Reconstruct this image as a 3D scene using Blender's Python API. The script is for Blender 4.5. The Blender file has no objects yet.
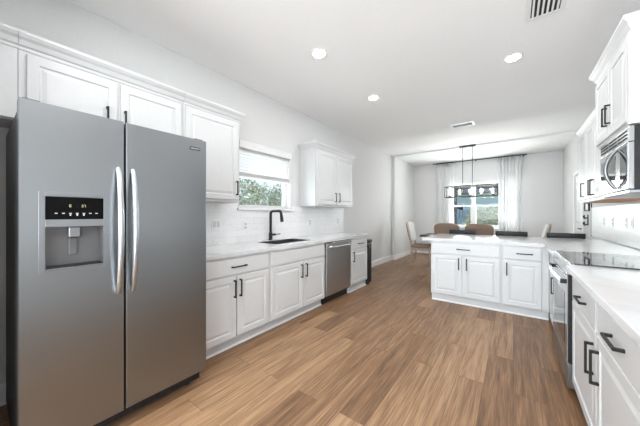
import bpy, bmesh, math, random
from mathutils import Vector, Matrix
random.seed(7)
S = bpy.context.scene
COL = S.collection
PI = math.pi

# ---------------------------------------------------------------- camera, world, lights, exposure
F_PX, V_PX, HORIZON, CAM_H = 259.3, 193.3, 214.5, 1.262
cam_d = bpy.data.cameras.new('camera'); cam = bpy.data.objects.new('camera', cam_d); COL.objects.link(cam)
cam.location = (0, 0, CAM_H)
cam.rotation_euler = (PI/2, 0, math.atan2(V_PX, F_PX))
cam_d.sensor_width = 36; cam_d.lens = 36*F_PX/640
cam_d.shift_y = (HORIZON-213)/640
cam_d.clip_start = 0.02
S.camera = cam
S.view_settings.view_transform = 'Standard'; S.view_settings.look = 'None'
S.view_settings.gamma = 1; S.view_settings.exposure = 0.70

W = bpy.data.worlds.new('World'); S.world = W; W.use_nodes = True
wn = W.node_tree.nodes; wl = W.node_tree.links
bg = wn['Background']; bg.inputs['Strength'].default_value = 1.05
tc = wn.new('ShaderNodeTexCoord'); sx = wn.new('ShaderNodeSeparateXYZ'); rp = wn.new('ShaderNodeValToRGB')
wl.new(tc.outputs['Generated'], sx.inputs[0]); wl.new(sx.outputs['Z'], rp.inputs[0]); wl.new(rp.outputs[0], bg.inputs[0])
rp.color_ramp.elements[0].position = 0.0; rp.color_ramp.elements[0].color = (.80, .87, .95, 1)
rp.color_ramp.elements[1].position = 0.5; rp.color_ramp.elements[1].color = (.42, .62, .95, 1)

def light(name, kind, loc, rot, energy, size=None, sizey=None, color=(1, 1, 1), shape=None, spread=None):
    d = bpy.data.lights.new(name, kind); d.energy = energy; d.color = color
    if kind == 'AREA':
        d.shape = shape or 'RECTANGLE'; d.size = size
        if sizey: d.size_y = sizey
        if spread: d.spread = spread
    o = bpy.data.objects.new(name, d); COL.objects.link(o); o.location = loc; o.rotation_euler = rot
    return o
XR_ = 1.0
sun = light('sun', 'SUN', (0, 0, 10), (math.radians(38), 0, math.radians(135)), 1.4, color=(1, .96, .9)); sun.data.angle = .02
# first three: daylight lamps added at openings made up behind the camera
light('added_daylight_back', 'AREA', (-1.0, -5.7, 1.25), (math.radians(90+42), 0, 0), 300, 3.3, 2.2, (.83, .92, 1))
light('added_daylight_side', 'AREA', (-2.66, -3.2, 1.35), (0, -math.radians(140), 0), 90, 1.6, 1.9, (.87, .935, 1))
light('added_daylight_right', 'AREA', (XR_-.06, -2.6, 1.4), (0, math.radians(122), 0), 68, 1.5, 2.4, (.92, .96, 1))
light('daylight_dining', 'AREA', (-.80, 9.15, 1.4), (-math.radians(112), 0, 0), 95, 2.0, 1.5, (.97, .99, 1))
light('daylight_sink', 'AREA', (-3.05, 2.42, 1.40), (0, -math.radians(115), 0), 16, .95, 1.0, (.97, .99, 1))
LAMPS = [(-1.57, 2.09), (-1.56, 3.33), (0.0, 3.345), (0.0, 2.05), (-1.57, .6), (0.0, .6), (-1.57, -1.2), (0.0, -1.2), (-1.57, -3.4), (0.0, -3.4)]  # the first three are visible; the rest are added for even light
LAMP_W = 5.0
CHAND_W = 4.5

# ---------------------------------------------------------------- materials
def mat(name, color, rough=.5, metal=0, spec=.5, **k):
    m = bpy.data.materials.new(name); m.use_nodes = True
    b = m.node_tree.nodes['Principled BSDF']
    b.inputs['Base Color'].default_value = (*color, 1); b.inputs['Roughness'].default_value = rough
    b.inputs['Metallic'].default_value = metal; b.inputs['Specular IOR Level'].default_value = spec
    for a, v in k.items(): b.inputs[a.replace('_', ' ')].default_value = v
    return m
def nodes(m): return m.node_tree.nodes, m.node_tree.links, m.node_tree.nodes['Principled BSDF']
def noise_tint(m, scale, c1, c2, stretch=(1, 1, 1), detail=4, lo=.35, hi=.65, bump=0, dist=0):
    n, l, b = nodes(m)
    t = n.new('ShaderNodeTexCoord'); mp = n.new('ShaderNodeMapping'); mp.inputs['Scale'].default_value = stretch
    nz = n.new('ShaderNodeTexNoise'); nz.inputs['Scale'].default_value = scale; nz.inputs['Detail'].default_value = detail
    nz.inputs['Distortion'].default_value = dist
    r = n.new('ShaderNodeValToRGB'); r.color_ramp.elements[0].position = lo; r.color_ramp.elements[1].position = hi
    r.color_ramp.elements[0].color = (*c1, 1); r.color_ramp.elements[1].color = (*c2, 1)
    l.new(t.outputs['Object'], mp.inputs[0]); l.new(mp.outputs[0], nz.inputs['Vector']); l.new(nz.outputs['Fac'], r.inputs[0])
    l.new(r.outputs[0], b.inputs['Base Color'])
    if bump:
        bp = n.new('ShaderNodeBump'); bp.inputs['Strength'].default_value = bump; bp.inputs['Distance'].default_value = .002
        l.new(nz.outputs['Fac'], bp.inputs['Height']); l.new(bp.outputs[0], b.inputs['Normal'])
    return m
M = {}
M['wall'] = noise_tint(mat('wall_paint', (.73, .73, .725), .85, spec=.2), 60, (.695, .693, .69), (.715, .713, .71), bump=.08)
M['ceiling'] = noise_tint(mat('ceiling_paint', (.86, .86, .86), .95, spec=.1), 45, (.92, .92, .92), (.94, .94, .94), bump=.15)
M['trim'] = noise_tint(mat('trim_paint', (.85, .85, .85), .4), 20, (.84, .84, .84), (.86, .86, .86))
M['cab'] = noise_tint(mat('cabinet_paint', (.62, .62, .62), .38), 25, (.615, .619, .622), (.63, .632, .633))
M['black'] = noise_tint(mat('matte_black_metal', (.015, .015, .015), .45, spec=.3), 40, (.012, .012, .012), (.018, .018, .018))
M['ply'] = noise_tint(mat('raw_plywood', (.5, .25, .12), .6), 6, (.45, .2, .09), (.62, .33, .17), (1, .1, 1))
M['blackplastic'] = noise_tint(mat('black_plastic', (.013, .013, .013), .45, spec=.3), 40, (.012, .012, .013), (.02, .02, .02))
M['darkgrey'] = noise_tint(mat('dark_grey_enamel', (.06, .06, .062), .5), 30, (.055, .055, .057), (.065, .065, .067))
M['gap_shade'] = mat('painted_cavity_shade', (.03, .03, .03), .9)  # dark colour standing in for shade inside slots and vents
M['blackglass'] = mat('black_glass', (.012, .012, .014), .04, spec=.8)
M['chrome'] = noise_tint(mat('polished_steel', (.8, .8, .8), .15, 1), 20, (.78, .78, .78), (.83, .83, .83))
def brushed(name, c, rough, stretch):
    m = mat(name, c, rough, 1); n, l, b = nodes(m)
    t = n.new('ShaderNodeTexCoord'); mp = n.new('ShaderNodeMapping'); mp.inputs['Scale'].default_value = stretch
    nz = n.new('ShaderNodeTexNoise'); nz.inputs['Scale'].default_value = 8; nz.inputs['Detail'].default_value = 5
    l.new(t.outputs['Object'], mp.inputs[0]); l.new(mp.outputs[0], nz.inputs['Vector'])
    mr = n.new('ShaderNodeMapRange'); mr.inputs['To Min'].default_value = rough-.015; mr.inputs['To Max'].default_value = rough+.02
    l.new(nz.outputs['Fac'], mr.inputs[0]); l.new(mr.outputs[0], b.inputs['Roughness'])
    return m
M['steel'] = brushed('brushed_steel', (.272, .281, .290), .30, (.2, .2, .4))
M['steel_dark'] = brushed('dark_brushed_steel', (.52, .525, .53), .33, (.2, .4, .2))
M['steel_mid'] = brushed('satin_steel', (.46, .465, .47), .17, (.3, .3, .3))
M['handle_steel'] = brushed('handle_steel', (.50, .52, .54), .30, (.3, .3, .3))
M['sinksteel'] = brushed('sink_steel', (.22, .22, .225), .35, (.2, .2, .2))
M['steel_light'] = brushed('light_steel', (.60, .605, .61), .22, (.3, .3, .3))
# quartz
q = mat('white_quartz', (.86, .86, .86), .12, spec=.5); n, l, b = nodes(q)
t = n.new('ShaderNodeTexCoord'); nz = n.new('ShaderNodeTexNoise'); nz.inputs['Scale'].default_value = 1.6; nz.inputs['Detail'].default_value = 7; nz.inputs['Distortion'].default_value = 1.6
r = n.new('ShaderNodeValToRGB'); e = r.color_ramp.elements
e[0].position = .44; e[0].color = (.67, .67, .673, 1); e[1].position = .56; e[1].color = (.67, .67, .673, 1)
x = r.color_ramp.elements.new(.5); x.color = (.63, .63, .635, 1)
l.new(t.outputs['Object'], nz.inputs['Vector']); l.new(nz.outputs['Fac'], r.inputs[0]); l.new(r.outputs[0], b.inputs['Base Color'])
M['quartz'] = q
# subway tile with marble veining
tl = mat('marble_subway_tile', (.85, .85, .85), .3); n, l, b = nodes(tl)
t = n.new('ShaderNodeTexCoord'); s = n.new('ShaderNodeSeparateXYZ'); c = n.new('ShaderNodeCombineXYZ')
l.new(t.outputs['Object'], s.inputs[0]); l.new(s.outputs['Y'], c.inputs['X']); l.new(s.outputs['Z'], c.inputs['Y'])
bk = n.new('ShaderNodeTexBrick'); bk.inputs['Scale'].default_value = 1; bk.inputs['Brick Width'].default_value = .305; bk.inputs['Row Height'].default_value = .0762
bk.inputs['Mortar Size'].default_value = .0016; bk.inputs['Mortar Smooth'].default_value = .2; bk.offset = .5
bk.inputs['Color1'].default_value = (.84, .84, .84, 1); bk.inputs['Color2'].default_value = (.88, .88, .88, 1); bk.inputs['Mortar'].default_value = (.74, .74, .74, 1)
l.new(c.outputs[0], bk.inputs['Vector'])
nz = n.new('ShaderNodeTexNoise'); nz.inputs['Scale'].default_value = 4; nz.inputs['Detail'].default_value = 6; nz.inputs['Distortion'].default_value = 2
r = n.new('ShaderNodeValToRGB'); e = r.color_ramp.elements
e[0].position = .46; e[0].color = (1, 1, 1, 1); e[1].position = .54; e[1].color = (1, 1, 1, 1); x = e.new(.5); x.color = (.93, .93, .935, 1)
l.new(t.outputs['Object'], nz.inputs['Vector']); l.new(nz.outputs['Fac'], r.inputs[0])
mx = n.new('ShaderNodeMixRGB'); mx.blend_type = 'MULTIPLY'; mx.inputs[0].default_value = 1
l.new(bk.outputs['Color'], mx.inputs[1]); l.new(r.outputs[0], mx.inputs[2]); l.new(mx.outputs[0], b.inputs['Base Color'])
bp = n.new('ShaderNodeBump'); bp.inputs['Strength'].default_value = .3; bp.inputs['Distance'].default_value = .002; bp.invert = True
l.new(bk.outputs['Fac'], bp.inputs['Height']); l.new(bp.outputs[0], b.inputs['Normal'])
M['tile'] = tl
# plank floor, boards along Y
fl = mat('oak_plank', (.4, .25, .15), .38, spec=.4); n, l, b = nodes(fl)
t = n.new('ShaderNodeTexCoord'); s = n.new('ShaderNodeSeparateXYZ'); c = n.new('ShaderNodeCombineXYZ')
l.new(t.outputs['Object'], s.inputs[0]); l.new(s.outputs['Y'], c.inputs['X']); l.new(s.outputs['X'], c.inputs['Y'])
bk = n.new('ShaderNodeTexBrick'); bk.inputs['Scale'].default_value = 1; bk.inputs['Brick Width'].default_value = 1.4; bk.inputs['Row Height'].default_value = .178
bk.inputs['Mortar Size'].default_value = .0012; bk.inputs['Mortar Smooth'].default_value = .1; bk.offset = .37; bk.offset_frequency = 2; bk.squash = 1
bk.inputs['Color1'].default_value = (0, 0, 0, 1); bk.inputs['Color2'].default_value = (1, 1, 1, 1); bk.inputs['Mortar'].default_value = (.0, .0, .0, 1)
l.new(c.outputs[0], bk.inputs['Vector'])
# grain: offset per board
ad = n.new('ShaderNodeVectorMath'); ad.operation = 'MULTIPLY_ADD'; ad.inputs[1].default_value = (13, 7, 3)
l.new(bk.outputs['Color'], ad.inputs[0]); l.new(t.outputs['Object'], ad.inputs[2])
mp = n.new('ShaderNodeMapping'); mp.inputs['Scale'].default_value = (12, .6, 1); l.new(ad.outputs[0], mp.inputs[0])
nz = n.new('ShaderNodeTexNoise'); nz.inputs['Scale'].default_value = 2.2; nz.inputs['Detail'].default_value = 8; nz.inputs['Roughness'].default_value = .62; nz.inputs['Distortion'].default_value = .5
l.new(mp.outputs[0], nz.inputs['Vector'])
mp2 = n.new('ShaderNodeMapping'); mp2.inputs['Scale'].default_value = (70, 2.2, 1); l.new(ad.outputs[0], mp2.inputs[0])
nz2 = n.new('ShaderNodeTexNoise'); nz2.inputs['Scale'].default_value = 2; nz2.inputs['Detail'].default_value = 4; l.new(mp2.outputs[0], nz2.inputs['Vector'])
sm = n.new('ShaderNodeMath'); sm.operation = 'MULTIPLY_ADD'; sm.inputs[1].default_value = .27
bw = n.new('ShaderNodeRGBToBW'); l.new(bk.outputs['Color'], bw.inputs[0]); l.new(bw.outputs[0], sm.inputs[0])
s2 = n.new('ShaderNodeMath'); s2.operation = 'MULTIPLY_ADD'; s2.inputs[1].default_value = .75; s2.inputs[2].default_value = -.10
l.new(nz.outputs['Fac'], s2.inputs[0]); l.new(s2.outputs[0], sm.inputs[2])
s3 = n.new('ShaderNodeMath'); s3.operation = 'MULTIPLY_ADD'; s3.inputs[1].default_value = .66; l.new(nz2.outputs['Fac'], s3.inputs[0]); l.new(sm.outputs[0], s3.inputs[2])
r = n.new('ShaderNodeValToRGB'); e = r.color_ramp.elements
e[0].position = .38; e[0].color = (.090, .046, .024, 1); e[1].position = .98; e[1].color = (.41, .25, .138, 1); x = e.new(.68); x.color = (.215, .116, .058, 1)
l.new(s3.outputs[0], r.inputs[0])
mx = n.new('ShaderNodeMixRGB'); l.new(bk.outputs['Fac'], mx.inputs[0]); l.new(r.outputs[0], mx.inputs[1]); mx.inputs[2].default_value = (.09, .05, .03, 1)
l.new(mx.outputs[0], b.inputs['Base Color'])
bp = n.new('ShaderNodeBump'); bp.inputs['Strength'].default_value = .1; bp.inputs['Distance'].default_value = .002
l.new(nz2.outputs['Fac'], bp.inputs['Height']); l.new(bp.outputs[0], b.inputs['Normal'])
M['floor'] = fl
def glass(name, tint=(1, 1, 1), refl=.08):
    m = bpy.data.materials.new(name); m.use_nodes = True; n = m.node_tree.nodes; l = m.node_tree.links
    n.remove(n['Principled BSDF']); tr = n.new('ShaderNodeBsdfTransparent'); tr.inputs[0].default_value = (*tint, 1)
    gl = n.new('ShaderNodeBsdfGlossy'); gl.inputs['Roughness'].default_value = .02; mxs = n.new('ShaderNodeMixShader'); mxs.inputs[0].default_value = refl
    l.new(tr.outputs[0], mxs.inputs[1]); l.new(gl.outputs[0], mxs.inputs[2]); l.new(mxs.outputs[0], n['Material Output'].inputs[0]); return m
M['glass'] = glass('window_glass', (.95, .98, .97), .008)
M['bulbglass'] = glass('clear_shade_glass', (.96, .96, .96), .12)
def emit(name, c, st):
    m = bpy.data.materials.new(name); m.use_nodes = True; b = m.node_tree.nodes['Principled BSDF']
    b.inputs['Base Color'].default_value = (*c, 1); b.inputs['Emission Color'].default_value = (*c, 1); b.inputs['Emission Strength'].default_value = st; return m
M['display'] = mat('display_panel', (.004, .004, .004), .3, spec=.06)
M['liner'] = noise_tint(mat('dispenser_liner', (.13, .13, .13), .35, .3), 3, (.11, .11, .112), (.16, .16, .163))
M['lamp'] = emit('lamp_lens', (1, .98, .95), 12)
M['bulb'] = emit('bulb_glow', (1, .93, .82), 1.6)
M['led'] = emit('display_led', (.6, .58, .3), .3)
M['icon'] = emit('panel_icon', (.6, .6, .6), .12)
M['wood_light'] = noise_tint(mat('weathered_oak', (.42, .31, .22), .6), 8, (.34, .25, .18), (.50, .38, .28), (4, 4, .6))
M['fabric_grey'] = noise_tint(mat('grey_linen', (.6, .59, .58), .95, spec=.1), 150, (.56, .55, .54), (.66, .65, .63), bump=.2)
M['fabric_brown'] = noise_tint(mat('brown_fabric', (.24, .17, .13), .95, spec=.1), 150, (.22, .155, .12), (.31, .225, .17), bump=.2)
M['darkwood'] = noise_tint(mat('dark_wood', (.03, .022, .018), .35), 6, (.025, .018, .014), (.05, .036, .028), (1, 8, 1))
cu = mat('sheer_curtain', (.88, .88, .88), .9, spec=.1); n, l, b = nodes(cu)
noise_tint(cu, 80, (.87, .87, .87), (.9, .9, .9), (1, 1, .2))
tb = n.new('ShaderNodeBsdfTranslucent'); tb.inputs[0].default_value = (.9, .9, .9, 1); ms = n.new('ShaderNodeMixShader'); ms.inputs[0].default_value = .24
l.new(b.outputs[0], ms.inputs[1]); l.new(tb.outputs[0], ms.inputs[2]); l.new(ms.outputs[0], n['Material Output'].inputs[0]); M['curtain'] = cu
bl = mat('white_blind', (.88, .88, .88), .6); n, l, b = nodes(bl); noise_tint(bl, 30, (.87, .87, .87), (.9, .9, .9))
tb = n.new('ShaderNodeBsdfTranslucent'); tb.inputs[0].default_value = (.9, .9, .9, 1); ms = n.new('ShaderNodeMixShader'); ms.inputs[0].default_value = .12
l.new(b.outputs[0], ms.inputs[1]); l.new(tb.outputs[0], ms.inputs[2]); l.new(ms.outputs[0], n['Material Output'].inputs[0]); M['blind'] = bl
def leafmat(name, a, bcol, c3, scale):
    m = mat(name, a, .7); n, l, b = nodes(m); noise_tint(m, scale, a, bcol, lo=.3, hi=.7, detail=3)
    r = [k for k in n if k.type == 'VALTORGB'][0]; x = r.color_ramp.elements.new(.5); x.color = (*c3, 1); return m
M['leaf'] = leafmat('hedge_leaf', (.26, .28, .15), (.88, .80, .68), (.60, .58, .40), 9)
M['leaf_dark'] = leafmat('shrub_leaf', (.05, .09, .05), (.35, .42, .25), (.14, .2, .1), 7)
M['bark'] = noise_tint(mat('bark', (.15, .1, .07), .9), 12, (.1, .07, .05), (.2, .14, .1), (1, 1, .2))
M['grass'] = noise_tint(mat('lawn', (.2, .3, .1), .9), 5, (.14, .22, .07), (.3, .38, .15))
M['paving'] = noise_tint(mat('patio_paving', (.6, .58, .55), .8), 5, (.55, .53, .5), (.68, .66, .62))
M['stucco'] = noise_tint(mat('neighbour_stucco', (.55, .6, .62), .9), 8, (.50, .55, .57), (.62, .66, .68))
M['teal'] = noise_tint(mat('grey_green_board', (.22, .30, .29), .7), 5, (.19, .27, .26), (.27, .35, .33), (1, 1, 6))
M['roof'] = noise_tint(mat('roof_shingle', (.12, .11, .11), .9), 10, (.09, .085, .08), (.17, .15, .15))
M['fence'] = noise_tint(mat('grey_fence', (.33, .37, .40), .8), 4, (.28, .32, .35), (.4, .44, .47), (6, 6, .5))

# ---------------------------------------------------------------- helpers
def bx(bm, x0, x1, y0, y1, z0, z1, bev=0, seg=2):
    x0, x1 = sorted((x0, x1)); y0, y1 = sorted((y0, y1)); z0, z1 = sorted((z0, z1))
    r = bmesh.ops.create_cube(bm, size=1)
    for v in r['verts']:
        v.co = Vector(((x0+x1)/2+v.co.x*(x1-x0), (y0+y1)/2+v.co.y*(y1-y0), (z0+z1)/2+v.co.z*(z1-z0)))
    if bev:
        es = {e for v in r['verts'] for e in v.link_edges}
        bmesh.ops.bevel(bm, geom=list(es), offset=bev, segments=seg, affect='EDGES', profile=.5)
    return bm
def box(*a, **k): return bx(bmesh.new(), *a, **k)
def tube(bm, pts, r, seg=10, caps=True, square=False, flat=1.0):
    """swept tube through pts; r number or list; flat squashes it sideways"""
    pts = [Vector(p) for p in pts]; rings = []
    up = Vector((0, 0, 1)); prev = None
    for i, p in enumerate(pts):
        d = (pts[min(i+1, len(pts)-1)]-pts[max(i-1, 0)]).normalized()
        if prev is None:
            a = d.cross(up) if abs(d.z) < .95 else d.cross(Vector((0, 1, 0)))
        else: a = prev-d*prev.dot(d)
        a.normalize(); prev = a; b_ = d.cross(a); rr = r[i] if isinstance(r, (list, tuple)) else r
        n_ = 4 if square else seg; off = PI/4 if square else 0; k = math.sqrt(2) if square else 1
        rings.append([bm.verts.new(p+(a*math.cos(off+2*PI*j/n_)*flat+b_*math.sin(off+2*PI*j/n_))*rr*k) for j in range(n_)])
    for A, B in zip(rings, rings[1:]):
        m_ = len(A)
        for j in range(m_): bm.faces.new((A[j], A[(j+1) % m_], B[(j+1) % m_], B[j]))
    if caps: bm.faces.new(rings[0][::-1]); bm.faces.new(rings[-1])
    return bm
def lathe(bm, cx, cy, prof, seg=24):
    rings = [[bm.verts.new((cx+max(r, 1e-4)*math.cos(2*PI*j/seg), cy+max(r, 1e-4)*math.sin(2*PI*j/seg), z)) for j in range(seg)] for r, z in prof]
    for A, B in zip(rings, rings[1:]):
        for j in range(seg): bm.faces.new((A[j], A[(j+1) % seg], B[(j+1) % seg], B[j]))
    bm.faces.new(rings[0][::-1]); bm.faces.new(rings[-1]); return bm
def rootloc(o):
    v = Vector((0, 0, 0))
    while o is not None: v += o.location; o = o.parent
    return v
def obj(name, bm, m, parent=None, smooth=False, loc=None, label=None):
    """loc: origin of a top-level mesh. bm is given in world coordinates."""
    bmesh.ops.recalc_face_normals(bm, faces=bm.faces[:])
    base = rootloc(parent) if parent else Vector(loc or (0, 0, 0))
    bmesh.ops.translate(bm, verts=bm.verts[:], vec=-base)
    me = bpy.data.meshes.new(name); bm.to_mesh(me); bm.free(); me.materials.append(M[m] if isinstance(m, str) else m)
    if smooth:
        for p in me.polygons: p.use_smooth = True
        me.set_sharp_from_angle(angle=math.radians(40))
    o = bpy.data.objects.new(name, me); COL.objects.link(o)
    if parent: o.parent = parent
    else: o.location = base
    if label: o['label'] = label
    return o
def thing(name, label, cat, loc, group=None):
    o = bpy.data.objects.new(name, None); COL.objects.link(o); o.location = loc; o.empty_display_size = .1
    o['label'] = label; o['category'] = cat
    if group: o['group'] = group
    return o
def tag(o, label, cat, group=None):
    o['label'] = label; o['category'] = cat
    if group: o['group'] = group
    return o
def struct(name, bm, m, loc=None, parent=None, smooth=False):
    o = obj(name, bm, m, parent, smooth, loc)
    if not parent: o['kind'] = 'structure'
    return o
def dup(root, loc, rz, label, group=None):
    def cp(o, par):
        c = o.copy(); COL.objects.link(c); c.parent = par
        for ch in [k for k in bpy.data.objects if k.parent == o]: cp(ch, c)
        return c
    r = cp(root, None); r.location = loc; r.rotation_euler = (0, 0, rz); r['label'] = label
    if group: r['group'] = group
    return r
# faces: a frame maps (u along the run, n outward from the face, z) to world
FR_L = lambda X: (lambda u, n, z: Vector((X+n, u, z)))       # left run, faces +X
FR_R = lambda X: (lambda u, n, z: Vector((X-n, u, z)))       # right run, faces -X
FR_P = lambda Y: (lambda u, n, z: Vector((u, Y-n, z)))       # peninsula, faces -Y
def fbox(bm, fr, u0, u1, n0, n1, z0, z1, bev=0):
    a = fr(u0, n0, z0); b_ = fr(u1, n1, z1); return bx(bm, a.x, b_.x, a.y, b_.y, a.z, b_.z, bev)
def panel_bm(fr, u0, u1, z0, z1, th=.019, raised=True, frame=.052):
    """door / drawer front built of nested rings: frame, groove, raised field"""
    bm = bmesh.new()
    prof = [(0, 0), (0, th-.003), (.003, th)]
    if raised: prof += [(frame, th), (frame+.004, th-.007), (frame+.012, th-.008), (frame+.034, th-.001)]
    else: prof += [(.012, th)]
    rings = []
    for i, n_ in prof:
        rings.append([bm.verts.new(fr(u, n_, z)) for u, z in ((u0+i, z0+i), (u1-i, z0+i), (u1-i, z1-i), (u0+i, z1-i))])
    for A, B in zip(rings, rings[1:]):
        for j in range(4): bm.faces.new((A[j], A[(j+1) % 4], B[(j+1) % 4], B[j]))
    bm.faces.new(rings[0][::-1]); bm.faces.new(rings[-1]); return bm
def handle_bm(fr, u, z, L=.16, vert=True, th=.019, out=.033, w=.006):
    bm = bmesh.new()
    if vert:
        fbox(bm, fr, u-w, u+w, th+out-.010, th+out, z-L/2, z+L/2, .0015)
        for s in (-1, 1): fbox(bm, fr, u-w, u+w, th, th+out-.006, z+s*(L/2-w)-w, z+s*(L/2-w)+w)
    else:
        fbox(bm, fr, u-L/2, u+L/2, th+out-.010, th+out, z-w, z+w, .0015)
        for s in (-1, 1): fbox(bm, fr, u+s*(L/2-w)-w, u+s*(L/2-w)+w, th, th+out-.006, z-w, z+w)
    return bm
def door(root, fr, u0, u1, z0, z1, hu=None, hz=None, L=.16):
    d = obj('door', panel_bm(fr, u0, u1, z0, z1), 'cab', root)
    if hu is not None: obj('handle', handle_bm(fr, hu, hz, L), 'black', d)
    return d
def drawer(root, fr, u0, u1, z0, z1, hu=None, L=.17):
    d = obj('drawer', panel_bm(fr, u0, u1, z0, z1, raised=False), 'cab', root)
    if hu is not None: obj('handle', handle_bm(fr, hu, (z0+z1)/2, L, False), 'black', d)
    return d
def base_cab(fr, u0, u1, depth, label, drawers, doors, group='white base cabinets', toe0=None, toe1=None, toe=.06, hL=.16, open_top=False, dz=.705, dt=.685, hz=.575):
    o = fr(u0, -depth/2, 0); p = fr(u1, -depth/2, 0)
    root = thing('base_cabinet', label, 'cabinet', ((o.x+p.x)/2, (o.y+p.y)/2, 0), group)
    bm = bmesh.new()
    if open_top:
        for q_ in ((u0, u1, -depth, 0, .11, .13), (u0, u0+.018, -depth, 0, .13, .876), (u1-.018, u1, -depth, 0, .13, .876), (u0+.018, u1-.018, -.02, 0, .13, .876), (u0+.018, u1-.018, -depth, -depth+.008, .13, .876)): fbox(bm, fr, *q_)
    else: fbox(bm, fr, u0, u1, -depth, 0, .11, .876, .001)
    obj('body', bm, 'cab', root)
    bm = bmesh.new(); fbox(bm, fr, u0 if toe0 is None else toe0, u1 if toe1 is None else toe1, -depth+.02, -toe, 0, .11); obj('toe_kick', bm, 'cab', root)
    bm = bmesh.new(); fbox(bm, fr, u0 if toe0 is None else toe0, u1 if toe1 is None else toe1, -toe, -toe+.014, 0, .022, .005); obj('shoe_moulding', bm, 'trim', root)
    for a, b_, h in drawers: drawer(root, fr, a, b_, dz, .852, h, hL)
    for a, b_, h in doors: door(root, fr, a, b_, .125, dt, h, hz, hL)
    return root
def crown(fr, u0, u1, z, ret0, ret1, depth, proj=.055, h=.10):
    """mitred crown moulding along a face with optional returns to the wall"""
    prof = [(p*proj, q_*h) for p, q_ in ((0, 0), (.11, 0), (.15, .18), (.33, .26), (.55, .52), (.83, .68), (.93, .78), (1, .82), (1, 1), (0, 1))]
    path = []
    bm = bmesh.new(); rings = []
    def ring(u, n0, du, dn):
        return [bm.verts.new(fr(u+du*p, n0+dn*p, z+q_)) for p, q_ in prof]
    if ret0: rings.append(ring(u0, -depth, -1, 0))
    rings.append(ring(u0, 0, -1 if ret0 else 0, 1)); rings.append(ring(u1, 0, 1 if ret1 else 0, 1))
    if ret1: rings.append(ring(u1, -depth, 1, 0))
    for A, B in zip(rings, rings[1:]):
        m_ = len(A)
        for j in range(m_): bm.faces.new((A[j], A[(j+1) % m_], B[(j+1) % m_], B[j]))
    bm.faces.new(rings[0][::-1]); bm.faces.new(rings[-1]); return bm
def wall_cab(fr, u0, u1, z0, z1, depth, label, doors, ret=(False, False), crown_h=.10, under='ply', hL=.15, name='wall_cabinet', hz=None, proj=.05):
    o = fr((u0+u1)/2, -depth/2, z0)
    root = thing(name, label, 'cabinet', (o.x, o.y, o.z), 'white wall cabinets')
    bm = bmesh.new(); fbox(bm, fr, u0, u1, -depth, 0, z0+.004, z1, .001); obj('body', bm, 'cab', root)
    bm = bmesh.new(); fbox(bm, fr, u0+.015, u1-.015, -depth+.01, -.03, z0-.001, z0+.004); obj('underside_panel', bm, under, root)
    obj('crown_moulding', crown(fr, u0, u1, z1-.012, ret[0], ret[1], depth, proj, crown_h), 'cab', root)
    for a, b_, h in doors: door(root, fr, a, b_, z0+.03, z1-.03, h, z0+.03+.05+hL/2 if hz is None else hz, hL)
    return root

# ---------------------------------------------------------------- room shell
XL, XR, YB, YF, H = -2.72, 1.0, 8.81, -6.0, 2.889
XLD, XRD, YS = -2.64, 1.0, 7.01
struct('floor', box(XL-.15, XRD+.15, YF-.15, YB+.15, -.1, 0), 'floor')
bm = box(XL-.15, XRD+.15, YF-.15, YS, H, H+.15); bx(bm, XL-.15, XRD+.15, YS, YB+.15, H-.022, H+.15)
struct('ceiling', bm, 'ceiling')
def wall_with_hole(bm, axis, a0, a1, t0, t1, holes, z0=0, z1=H):
    """axis 'y': wall runs along y, t = x thickness; holes (a,b,zl,zh) sorted"""
    def put(p0, p1, q0, q1):
        if p1-p0 < 1e-6 or q1-q0 < 1e-6: return
        if axis == 'y': bx(bm, t0, t1, p0, p1, q0, q1)
        else: bx(bm, p0, p1, t0, t1, q0, q1)
    cur = a0
    for a, b_, zl, zh in holes:
        put(cur, a, z0, z1); put(a, b_, z0, zl); put(a, b_, zh, z1); cur = b_
    put(cur, a1, z0, z1); return bm
WS = (1.97, 2.89, 1.345, 2.12)     # sink window
bm = wall_with_hole(bmesh.new(), 'y', YF, YS, XL-.15, XL, [(-4.2, -2.2, .35, 2.3), WS])
struct('wall_left', bm, 'wall')
struct('wall_dining_left', box(XL-.15, XLD, YS, YB, 0, H-.022), 'wall')
bm = wall_with_hole(bmesh.new(), 'y', YF, YB, XR, XR+.15, [(-3.9, -1.3, .6, 2.25), (6.56, 7.30, 0, 2.04)]); struct('wall_right', bm, 'wall')
WD = (-1.62, .10, .88, 2.2); UNITS = ((-1.58, -1.00), (-.90, -.32), (-.22, .06))
bm = wall_with_hole(bmesh.new(), 'x', XL-.15, XRD+.15, YB, YB+.15, [WD]); struct('wall_back', bm, 'wall')
bm = wall_with_hole(bmesh.new(), 'x', XL-.15, XRD+.15, YF-.15, YF, [(-2.5, .5, .05, 2.3)]); struct('wall_front', bm, 'wall')
def baseboard(name, x0, x1, y0, y1, n, h=.14):
    """n: unit normal into the room"""
    bm = bmesh.new(); t_ = .015
    prof = [(0, 0), (t_, 0), (t_, h-.03), (t_*.6, h-.012), (t_*.45, h), (0, h)]
    A = [bm.verts.new((x0+n[0]*p, y0+n[1]*p, z)) for p, z in prof]; B = [bm.verts.new((x1+n[0]*p, y1+n[1]*p, z)) for p, z in prof]
    for j in range(6): bm.faces.new((A[j], A[(j+1) % 6], B[(j+1) % 6], B[j]))
    bm.faces.new(A); bm.faces.new(B[::-1]); return struct(name, bm, 'trim')
baseboard('baseboard_left', XL, XL, 4.42, YS, (1, 0)); baseboard('baseboard_alcove', XL, XL, -.02, 1.04, (1, 0))
baseboard('baseboard_return', XL, XLD, YS, YS, (0, -1))
baseboard('baseboard_dining_left', XLD, XLD, YS, YB, (1, 0)); baseboard('baseboard_back', XLD, XRD, YB, YB, (0, -1))
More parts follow.
